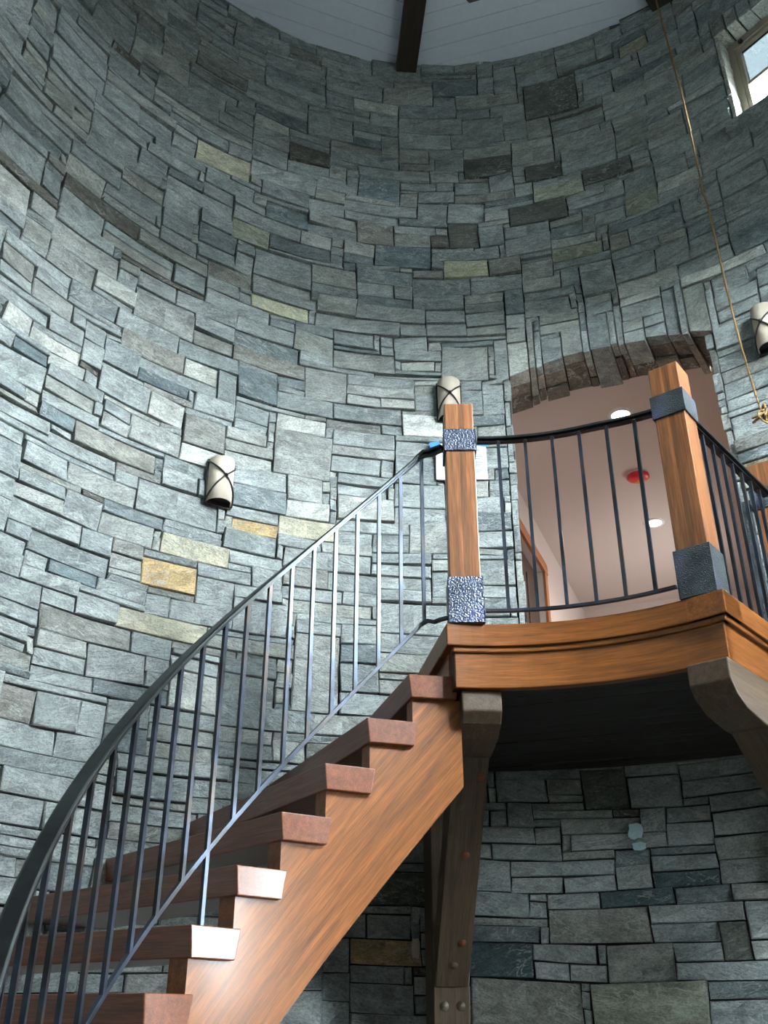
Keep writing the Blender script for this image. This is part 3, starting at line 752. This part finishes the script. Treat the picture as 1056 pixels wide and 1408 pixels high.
ring_part('cove_moulding', 'cherry', 1.160, 1.22, 1.335, 1.359, -7.0, 0.012, bevel=.006)
ring_part('fascia', 'cherry', 1.172, 1.215, 1.190, 1.337, -6.6, 0.028)
side_part('side_nosing', 'cherry', 0.0, .16, 1.148, 1.358, PLAT)
side_part('side_cove', 'cherry', .012, .08, 1.16, 1.335, 1.359, .006)
side_part('side_fascia', 'cherry', .028, .07, 1.172, 1.190, 1.337)
mb = MB(); poly = sector_poly(1.25, 2.68, .10, AL+1.2, 1.235); mb.prism(poly, Vector((0, 0, PLAT-.004-1.235)), UR); mb.build('subfloor', 'hall_floor', land)
mb = MB(); poly = [P(1.15, AL, 1.36), P(1.15, AL+2.2, 1.36), P(2.665, AL+1.2, 1.36), P(2.665, AL-.2, 1.36)]
mb.prism(poly, Vector((0, 0, PLAT-1.36))); mb.build('left_nosing', 'cherry', land, bevel=.004)
mb = MB(); poly = [P(1.19, AL+1.6, 1.19), P(1.19, AL+4.0, 1.19), P(2.665, AL+2.2, 1.19), P(2.665, AL+1.2, 1.19)]
mb.prism(poly, Vector((0, 0, .16))); mb.build('left_fascia', 'dark_wood', land, bevel=.003)
# soffit boards underneath, laid across
NB = 19.5; bu = Vector((math.sin(R(NB)), math.cos(R(NB)), 0)); bt = Vector((bu.y, -bu.x, 0))
BW = .118; v = 1.075
while v < 2.70:
    lo, hi = v+.003, v+BW-.003
    def lims(vv):
        # left: radial line at AL+3 ; right: edge line inset .05 ; both limited by the wall circle
        d_ = Vector((math.sin(R(AL+3.5)), math.cos(R(AL+3.5)), 0)); L0 = d_.dot(bt)/d_.dot(bu)*vv
        o = right_edge(.07, 0)-Vector((CX, CY, 0)); k_ = (vv-o.dot(bu))/UR.dot(bu); L1 = o.dot(bt)+UR.dot(bt)*k_
        m_ = math.sqrt(max(2.672**2-vv*vv, 0)); return max(L0, -m_), min(L1, m_)
    la, lb = lims(lo), lims(min(hi, 2.668))
    if lb[1]-lb[0] > .05:
        if v < 1.21:     # behind the curved fascia: only the outer corners reach past it
            pass
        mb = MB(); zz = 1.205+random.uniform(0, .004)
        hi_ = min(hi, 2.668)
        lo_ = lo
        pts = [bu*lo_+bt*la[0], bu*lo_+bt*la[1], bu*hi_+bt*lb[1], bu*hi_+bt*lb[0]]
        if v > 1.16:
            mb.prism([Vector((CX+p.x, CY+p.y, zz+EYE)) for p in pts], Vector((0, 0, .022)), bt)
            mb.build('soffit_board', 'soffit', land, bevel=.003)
    v += BW

# timber brackets (beam end, brace, wall post)
def bracket(label, front, d, wl, run, grp):
    """front: centre of the beam end at its top; d: direction to the wall"""
    s_ = Vector((d.y, -d.x, 0)); hw = .08
    t = thing('timber_bracket', label, 'bracket', front+d*(run-.05)+Vector((0, 0, -front.z+Z_LO+EYE)), grp)
    top = front.z-EYE
    prof = [(0, top), (.0, top-.083), (.035, top-.125), (.115, top-.165), (.28, top-.19), (run, top-.19), (run, top)]
    q = lambda u, z, s=0: Vector((front.x, front.y, 0))+d*u+s_*s+Vector((0, 0, z+EYE))
    mb = MB(); mb.prism([q(u, z, -hw) for u, z in prof], s_*2*hw, d); mb.build('beam', 'beam', t, bevel=.006)
    bz = top-.19; fu, fz = run-.20, .16
    dirn = Vector((fu-.30, fz-bz)).normalized(); nx, nz = -dirn.y, dirn.x
    th = .14
    pr = [(.30, bz+.02), (fu, fz), (fu, fz+.20), (.30+th*1.55, bz+.02)]
    mb = MB(); mb.prism([q(u, z, -hw+.004) for u, z in pr], s_*2*(hw-.004), q(fu, fz)-q(.3, bz)); br = mb.build('brace', 'beam', t, bevel=.005)
    mb = MB(); mb.box(q(run-.03, (Z_LO+bz)/2), Vector((0, 0, (bz-Z_LO)/2-.003)), s_*.083, d*.16); mb.build('wall_post', 'beam', t, bevel=.006)
    n2 = Vector((0, 0, 1)).cross(s_); ax = (d*(fz-bz)-Vector((0, 0, 1))*(fu-.3)).normalized()
    for f_, so, m_ in ((.10, .045, 'knot'), (.42, .01, 'knot'), (.80, .03, 'knot'), (.90, .0, 'bolt'), (.22, -.03, 'bolt')):
        c = q(.30+(fu-.30)*f_, bz+.02+(fz-bz-.02)*f_, so)
        mb = MB(); mb.lathe(c, [(0, .006), (.017, .004), (.020, -.002)], ax, 14); mb.build('plug' if m_ == 'knot' else 'bolt', m_, t)
    for so in (-.035, .04):
        mb = MB(); mb.lathe(q(run-.19, .085, so), [(0, .008), (.018, .005), (.022, -.002)], -d, 16); mb.build('bolt', 'bolt', t)
    return t
fl, fr = V(.311, 3.728, 0), V(.472, 3.745, 0)
dL = Vector((math.sin(R(-4)), math.cos(R(-4)), 0))
bracket('heavy timber bracket with knotted brace under the left end of the landing', (fl+fr)/2+Vector((0, 0, 1.188)), dL, 0, 1.33, 'timber brackets under the landing')
frR = V(1.247, 3.324, 0); sR = Vector((UR.y, -UR.x, 0))
bracket('heavy timber bracket with a bright side face under the right corner of the landing', frR-sR*.085+Vector((0, 0, 1.188)), UR, 0, 1.62, 'timber brackets under the landing')

# ================================================================= STAIR
stair = thing('staircase', 'curved open-riser wooden staircase climbing along the round stone wall', 'stairs', P(1.9, -60, Z_LO))
RI, RO, TT, TW = 1.240, 2.672, .095, 9.73
for k in range(7, -3 if False else -2, -1):
    z = PLAT-(8-k)*RISE; a = AZ7-(7-k)*STEP
    mb = MB(); i0, i1 = .55, .75
    top = [P(RI, a, z), P(RI, a+TW, z), P(RO, a+TW, z), P(RO, a, z)]
    bot = [P(RI+.0005, a+i0, z-TT), P(RI+.0005, a+TW-i1, z-TT), P(RO, a+TW-i1*.5, z-TT), P(RO, a+i0*.5, z-TT)]
    vs = top+bot; fs = [(0, 1, 2, 3), (7, 6, 5, 4), (0, 4, 5, 1), (1, 5, 6, 2), (2, 6, 7, 3), (3, 7, 4, 0)]
    d_ = (top[3]-top[0]).normalized(); e_ = Vector((d_.y, -d_.x, 0)); o_ = random.random()*9
    gr = [Vector(((p-top[0]).dot(d_)+o_, (p-top[0]).dot(e_), p.z)) for p in vs]
    mb.add(vs, fs, gr); mb.build('tread', 'tread', stair, bevel=.004)
# inner stringer with notched top
def zb(a): return .813-.0255*(-5.35-a)
mb = MB(); RS0, RS1 = 1.262, 1.345
prof = []       # (az, ztop, zbottom)
NLOW = -1
a = AZ7-(7-NLOW)*STEP+1.2
prof_az = []
for k in range(NLOW, 8):
    z = PLAT-(8-k)*RISE-TT; af = AZ7-(7-k)*STEP+.95; an = af+STEP if k < 7 else -5.0
    prof_az += [(af+(an-af)*i_/8, z) for i_ in range(9)]
vs = []; gr = []; fs = []
def zbc(a_): return max(zb(a_), Z_LO+.0)
for (a_, zt) in prof_az:
    zl = min(zbc(a_), zt-.03); arcl = R(a_)*1.3
    for r_, z in ((RS0, zl), (RS1, zl), (RS1, zt), (RS0, zt)):
        vs.append(P(r_, a_, z)); 
        s_ = math.hypot(1, .0255*180/math.pi/1.3)
        gr.append(Vector(((arcl+z*1.12)/1.5, (z-arcl*1.12)/1.5, r_)))
n = len(prof_az)
fs = [(i*4+j, i*4+(j+1) % 4, i*4+4+(j+1) % 4, i*4+4+j) for i in range(n-1) for j in range(4)]+[(3, 2, 1, 0), tuple((n-1)*4+j for j in range(4))]
mb.add(vs, fs, gr, smooth=True); so_ = mb.build('stringer', 'cherry', stair, bevel=.0)
md = so_.modifiers.new('split', 'EDGE_SPLIT'); md.split_angle = R(40)
# lowest steps, out of view below the photograph: treads down to the floor
for k in range(-2, -8, -1):
    z = PLAT-(8-k)*RISE
    if z < Z_LO+.12: break
    a = AZ7-(7-k)*STEP
    mb = MB(); mb.prism([P(RI, a, z-TT), P(RI, a+TW, z-TT), P(RO, a+TW, z-TT), P(RO, a, z-TT)], Vector((0, 0, TT)), P(RO, a, 0)-P(RI, a, 0))
    mb.build('tread', 'tread', stair, bevel=.004)

# ---------------------------------------------------------------- newel posts
def newel(label, c, rot, size=.130, z0=PLAT, fulls=True):
    d = Vector((math.sin(R(rot)), math.cos(R(rot)), 0)); s_ = Vector((d.y, -d.x, 0)); up = Vector((0, 0, 1))
    t = thing('newel_post', label, 'post', Vector((c[0], c[1], z0+EYE)), 'square newel posts on the landing')
    c = Vector((c[0], c[1], EYE)); h = size/2
    mb = MB(); mb.box(c+up*((z0+2.53)/2), up*((2.53-z0)/2), s_*h, d*h); mb.build('shaft', 'newel', t, bevel=.004)
    for z_a, z_b, nm, m_, e in ((2.275, 2.388, 'collar', 'plate' if rot < 10 else 'band', .008), (z0+.001, 1.657, 'base_wrap', 'plate' if rot < 10 else 'band', .0095)):
        mb = MB(); k = h+e
        ring = [(-k, -k), (k, -k), (k, k), (-k, k)]
        for i in range(4):
            x0, y0 = ring[i]; x1, y1 = ring[(i+1) % 4]
            m0 = (x0*.0+x0, y0); mid = c+s_*(x0+x1)/2+d*(y0+y1)/2+up*((z_a+z_b)/2)
            tv = (s_*(x1-x0)+d*(y1-y0))/2; nv = tv.normalized().cross(up)
            mb.box(mid-nv*.0 - (s_*((x0+x1)/2)+d*((y0+y1)/2)).normalized()*.003, tv, up*((z_b-z_a)/2), (s_*((x0+x1)/2)+d*((y0+y1)/2)).normalized()*.003)
        mb.build(nm, m_, t, bevel=.0015)
    return t, s_, d
N1 = (.341, 3.748); N2 = (1.2405, 3.4455); N3 = (1.936, 4.257)
newel('brown laminated newel post at the head of the stair rail, bluish hammered steel bands', N1, 1)
newel('orange brown newel post on the right corner of the landing, black steel bands', N2, 38)
newel('partly hidden newel post beside the wall at the right picture edge', N3, 38)
# flat hammered bar on the third post
s3 = Vector((math.cos(R(38)), -math.sin(R(38)), 0)); d3 = Vector((math.sin(R(38)), math.cos(R(38)), 0))
mb = MB(); mb.box(Vector((N3[0], N3[1], EYE))-s3*.092-d3*.085+Vector((0, 0, (PLAT+2.33)/2)), Vector((0, 0, (2.33-PLAT)/2)), s3*.024, d3*.006)
tag(mb.build('iron_bar', 'band', bevel=.002), 'wide flat hammered iron bar upright at the end of the side railing', 'bar')

# ---------------------------------------------------------------- railings
CAP = [(-.027, -.007), (.027, -.007), (.027, .004), (.020, .009), (-.020, .009), (-.027, .004)]
def rail_strip(mb, path, w_=.0135, h=.0045, dz=0.0):
    mb.sweep([p+Vector((0, 0, dz)) for p in path], [(-w_, -h), (w_, -h), (w_, h), (-w_, h)])
def baluster(mb_parent, base, top, rr=1.0, half=.0072):
    ang = math.atan2(base.x-CX, base.y-CY); d = Vector((math.sin(ang), math.cos(ang), 0)); s_ = Vector((d.y, -d.x, 0))
    mb = MB(); mb.box((base+top)/2, (top-base)/2, s_*half, d*half)
    return mb.build('baluster', 'iron', mb_parent, origin=base)
srail = thing('stair_railing', 'dark iron stair railing rising from the lower left to the landing', 'railing', P(1.28, -50, .4))
RB = 1.28
def zt(a): return 2.305-.0246*(-11.3-a)
path = []
pts = [(-128+1.0*i) for i in range(0, int(128-11.2))]
path = [P(RB, a, zt(a)+.014) for a in pts if a < -12]
nx1 = Vector((N1[0]-.075, N1[1]-.01, EYE))
def ease_end(z_, zend, az_end=-12.0):
    p = P(RB, az_end, z_)
    e = nx1+Vector((0, 0, zend)); m_ = P(RB-.025, -9.6, zend-.003)
    return [p, (p+m_)/2+Vector((0, 0, .012)), m_, (m_+e)/2+Vector((0, 0, .002)), e]
hp = path+ease_end(zt(-11.9)+.014, 2.326)
mb = MB(); mb.sweep(hp, CAP); hr = mb.build('handrail', 'rail', srail, bevel=.0015)
mb = MB(); rail_strip(mb, hp, .0125, .004, -.0125); mb.build('rail_channel', 'iron', hr)
lp = [P(RB, a, zt(a)-.802) for a in pts if a < -12]+ease_end(zt(-11.9)-.802, 1.498)
mb = MB(); mb.sweep(lp, [(-.008, -.0075), (.008, -.0075), (.008, .0075), (-.008, .0075)]); mb.build('lower_rail', 'iron', srail, bevel=.001)
for i in range(26):
    a = -11.3-4.47*i
    zb_ = zt(a)-.800
    if i == 9: zb_ = PLAT-6*RISE+.001
    baluster(srail, P(RB, a, zb_), P(RB, a, zt(a)+.006))
brail = thing('landing_railing', 'curved iron railing between the two newel posts in front of the doorway', 'railing', P(1.15, 20, PLAT))
n2a = az_of(Vector((N2[0], N2[1], 0)))
def brr(a): return 1.139+.0000*a+(.030 if a > 26 else 0)*((a-26)/12)
arc_pts = [(-.2+1.5*i) for i in range(int((n2a-3.4+.2)/1.5)+1)]+[n2a-3.3]
ap = [P(brr(a), a, 2.330) for a in arc_pts]
mb = MB(); mb.sweep(ap, CAP); h2_ = mb.build('handrail', 'rail', brail, bevel=.0015)
mb = MB(); rail_strip(mb, ap, .0125, .004, -.0125); mb.build('rail_channel', 'iron', h2_)
mb = MB(); mb.sweep([P(1.125, a, 1.500) for a in arc_pts], [(-.009, -.0065), (.009, -.0065), (.009, .0065), (-.009, .0065)]); mb.build('lower_rail', 'iron', brail, bevel=.001)
for i in range(6):
    a = 4.5+6.03*i; baluster(brail, P(1.126, a, 1.500), P(brr(a)-.004, a, 2.322))
    b = MB(); b.lathe(P(brr(a)-.004, a, 2.3155), [(0, -.004), (.011, -.004), (.011, .001)], Vector((0, 0, 1)), 10); b.build('rivet', 'bolt', brail)
rrail = thing('side_railing', 'straight iron railing along the right side of the landing', 'railing', V(1.6, 3.85, PLAT))
q0 = Vector((1.335, 3.528, EYE)); q1 = Vector((1.885, 4.172, EYE)); dd = (q1-q0).normalized()
mb = MB(); mb.sweep([q0+Vector((0, 0, 2.33)), q1+Vector((0, 0, 2.33))], CAP); h3_ = mb.build('handrail', 'rail', rrail, bevel=.0015)
mb = MB(); rail_strip(mb, [q0+Vector((0, 0, 2.3175)), q1+Vector((0, 0, 2.3175))], .0125, .004); mb.build('rail_channel', 'iron', h3_)
mb = MB(); mb.sweep([q0+Vector((0, 0, 1.5)), q1+Vector((0, 0, 1.5))], [(-.009, -.0065), (.009, -.0065), (.009, .0065), (-.009, .0065)]); mb.build('lower_rail', 'iron', rrail, bevel=.001)
for i in range(7):
    p = q0+dd*(.105+.108*i); 
    b_ = p+Vector((0, 0, 1.5)); t_ = p+Vector((0, 0, 2.322)); mb = MB(); s_ = Vector((dd.y, -dd.x, 0))
    if (p-q0).length > (q1-q0).length-.03: break
    mb.box((b_+t_)/2, (t_-b_)/2, s_*.0072, dd*.0072); mb.build('baluster', 'iron', rrail, origin=b_)
    b = MB(); b.lathe(p+Vector((0, 0, 2.3155)), [(0, -.004), (.011, -.004), (.011, .001)], Vector((0, 0, 1)), 10); b.build('rivet', 'bolt', rrail)

# ---------------------------------------------------------------- wall sconces
def sconce(label, az, z0, z1):
    c = P(RR-.03, az, z0); out = -Vector((math.sin(R(az)), math.cos(R(az)), 0)); sd = Vector((out.y, -out.x, 0)); up = Vector((0, 0, 1)); h = z1-z0
    t = thing('wall_sconce', label, 'sconce', c+up*(h/2), 'parchment wall sconces')
    rad = .074; mb = MB(); mb.box(c+up*(h/2)+out*.006, up*(h/2-.002), sd*(rad+.008), out*.006); mb.build('backplate', 'black', t, bevel=.002)
    n = 18; vs = []; fs = []
    for k in range(n+1):
        a = math.pi*k/n; p = sd*math.cos(a)*rad+out*(math.sin(a)*rad*1.15+.014)
        q_ = sd*math.cos(a)*(rad-.004)+out*(math.sin(a)*(rad*1.15-.004)+.014)
        vs += [c+p+up*.012, c+p+up*(h-.006), c+q_+up*(h-.006), c+q_+up*.012]
    fs = [(k*4+j, k*4+(j+1) % 4, k*4+4+(j+1) % 4, k*4+4+j) for k in range(n) for j in range(4)]
    mb = MB(); mb.add(vs, fs, smooth=True); mb.build('shade', 'shade', t)
    # black sheet, slightly recessed, standing for the darkness inside the open unlit lampshade
    vs = [c+sd*math.cos(math.pi*k/n)*(rad-.005)+out*(math.sin(math.pi*k/n)*(rad*1.15-.005)+.014)+up*.03 for k in range(n+1)]
    mb = MB(); mb.add(vs+[v_+up*.004 for v_ in vs], [tuple(range(n+1)), tuple(range(n+1, 2*n+2))[::-1]]+[(k, k+1, n+2+k, n+1+k) for k in range(n)]); mb.build('dark_inside_sheet', 'black', t)
    for s_ in (1, -1):
        pts = []
        for k in range(n+1):
            u_ = k/n; a = math.pi*(.0+u_) 
            zc = h*(.93-.90*u_) if s_ > 0 else h*(.03+.90*u_)
            bow = .045*math.sin(math.pi*u_)*(1)
            pts.append(c+sd*math.cos(a)*(rad+.006)+out*(math.sin(a)*(rad*1.15+.007)+.014)+up*(zc+bow*.4))
        mb = MB(); mb.tube(pts, .0052, 6); mb.build('strap', 'black', t)
    mb = MB(); mb.lathe(c+out*(rad*1.15+.022)+up*(h*.48+.018), [(0, .016), (.009, .012), (.012, .0), (.006, -.006)], out, 12); mb.build('knob', 'black', t)
    return t
sconce('parchment sconce with crossed black straps low on the left wall', -30.9, 2.605, 2.90)
sconce('parchment sconce standing half hidden behind the left newel post', 0.0, 3.43, 3.735)
sconce('parchment sconce cut by the right picture edge beside the rope', 43.2, 3.45, 3.75)

# ---------------------------------------------------------------- notice
nt = thing('notice_sheet', 'white printed notice taped to the stone behind the left newel post', 'paper', P(RR-.05, 1.3, 3.0))
a0, a1 = -2.07, 4.8; n = 6; mb = MB(); vs = []
for r_ in (RR-.046, RR-.0465-.0006):
    for k in range(n+1):
        for z in (3.0, 3.262): vs.append(P(r_, a0+(a1-a0)*k/n, z))
m_ = 2*(n+1)
fs = [(2*k, 2*k+1, 2*k+3, 2*k+2) for k in range(n)]+[(m_+2*k, m_+2*k+2, m_+2*k+3, m_+2*k+1) for k in range(n)]
fs += [(2*k, 2*k+2, m_+2*k+2, m_+2*k) for k in range(n)]+[(2*k+1, m_+2*k+1, m_+2*k+3, 2*k+3) for k in range(n)]+[(0, m_, m_+1, 1), (2*n, 2*n+1, m_+2*n+1, m_+2*n)]
mb.add(vs, fs); mb.build('sheet', 'paper', nt)
mb = MB(); z = 3.215
random.seed(3)
while z > 3.04:
    e = random.choice((4.1, 3.9, 2.6, 4.2)); x = 2.5
    if int(z*1000) % 3: mb.arc(RR-.0478, RR-.0474, x, e, z, z+.0028, 2)
    z -= .0085
mb.build('print_lines', 'ink', nt, kind='stuff')
for aa, tl in ((-2.2, .25), (4.4, -.2)):
    mb = MB(); zz = 3.255; q_ = P(RR-.050, aa, zz); sd = (P(RR, aa+1, 0)-P(RR, aa, 0)).normalized(); od = Vector((math.sin(R(aa)), math.cos(R(aa)), 0))
    up = Vector((0, 0, 1)); x_ = sd*math.cos(tl)+up*math.sin(tl); y_ = od.cross(x_)
    mb.box(q_, x_*.034, y_*.017, od*.0009); mb.build('tape', 'tape', nt, label='blue painter tape')

# ---------------------------------------------------------------- rope
rt = [(38.6, 6.79), (38.9, 6.55), (39.75, 5.605), (39.85, 4.9), (39.8, 4.70), (40.13, 4.52), (40.29, 3.87), (40.6, 3.43), (41.1, 3.09), (41.3, 2.99)]
ctrl = [P(2.5, a, z) for a, z in rt]
def resample(c, step):
    out = [c[0]]; 
    for i in range(len(c)-1):
        n_ = max(1, int((c[i+1]-c[i]).length/step))
        p0 = c[max(i-1, 0)]; p1 = c[i]; p2 = c[i+1]; p3 = c[min(i+2, len(c)-1)]
        for k in range(1, n_+1):
            t_ = k/n_
            out.append(.5*((2*p1)+(p2-p0)*t_+(2*p0-5*p1+4*p2-p3)*t_*t_+(3*p1-p0-3*p2+p3)*t_**3))
    return out
def strand_rope(path, rad, pitch, mb, k3=3, seg=4):
    L = 0; cum = [0]
    for i in range(1, len(path)): L += (path[i]-path[i-1]).length; cum.append(L)
    for s in range(k3):
        pts = []
        for i, p in enumerate(path):
            a_ = path[max(0, i-1)]; b_ = path[min(len(path)-1, i+1)]; t_ = (b_-a_).normalized()
            x_ = t_.cross(Vector((.31, .9, .2))).normalized(); y_ = t_.cross(x_)
            an = 2*math.pi*(cum[i]/pitch+s/k3); pts.append(p+(x_*math.cos(an)+y_*math.sin(an))*rad*.5)
        mb.tube(pts, rad*.58, seg)
rope = thing('rope', 'thin tan rope hanging down the right wall, knotted in a coil at its lower end', 'rope', ctrl[-1])
mb = MB(); strand_rope(resample(ctrl, .011),  .0075, .048, mb); mb.build('line', 'rope', rope, fixn=False)
mb = MB(); random.seed(11); kc = P(2.47, 41.55, 2.95)
sdr = (P(2.5, 42, 0)-P(2.5, 41, 0)).normalized(); odr = -Vector((math.sin(R(42)), math.cos(R(42)), 0)); up = Vector((0, 0, 1))
for k in range(6):
    an = random.uniform(0, 3.1); rr_ = random.uniform(.036, .060); ax = (sdr*math.cos(an)+up*math.sin(an)*.8+odr*.5).normalized()
    u_ = ax.orthogonal().normalized(); v_ = ax.cross(u_)
    c_ = kc+sdr*random.uniform(-.02, .03)+up*random.uniform(-.02, .02)
    mb2 = [c_+(u_*math.cos(2*math.pi*j/16)+v_*math.sin(2*math.pi*j/16)*.8)*rr_ for j in range(17)]
    strand_rope(mb2,  .0075, .048, mb)
for k in range(4):
    pts = [kc+sdr*(.02+.012*k)+odr*.012*k, kc+sdr*(.05+.01*k)-up*.10, kc+sdr*(.075+.012*k)-up*(.26+.02*k), kc+sdr*(.11+.01*k)-up*.12, kc+sdr*(.07)+up*.0]
    strand_rope(resample(pts, .014),  .0075, .048, mb)
mb.build('coil', 'rope', rope, fixn=False)
mb = MB(); mb.tube(resample([P(2.49, 39.8, 4.76), P(2.48, 39.4, 4.70), P(2.48, 38.95, 4.62), P(2.49, 39.35, 4.60)], .02), .0022, 5); mb.build('tie_wire', 'bolt', rope)

# ---------------------------------------------------------------- residue patches on the lower wall
def blob(name, mat, az, z, ra, rz, seed, label, cat):
    random.seed(seed); n = 14; vs = []
    for k in range(n):
        a_ = 2*math.pi*k/n; f = random.uniform(.78, 1.12); ca, sa = math.cos(a_), math.sin(a_)
        sq = 1/max(abs(ca), abs(sa))**.6
        vs.append(P(RR-.040, az+ra*ca*f*sq, z+rz*sa*f*sq))
    d = Vector((math.sin(R(az)), math.cos(R(az)), 0))*.012
    mb = MB(); mb.prism(vs, d); return tag(mb.build(name, mat, bevel=.002), label, cat)
blob('residue_patch', 'patch', 18.7, .875, .85, .038, 5, 'pale blue patch stuck on the dark wall below the landing', 'patch')
blob('residue_patch', 'patch', 18.9, .805, .75, .022, 8, 'thin lower strip of the pale blue patch below the landing', 'patch')
blob('mortar_smear', 'cream', -.75 if False else -5.6, .345, .45, .05, 6, 'cream smear on the ochre stone left of the timber brace', 'smear')

# a stone-trimmed entry behind the viewer has no leaf; finish
for o in bpy.data.objects:
    if '_o' in o: del o['_o']
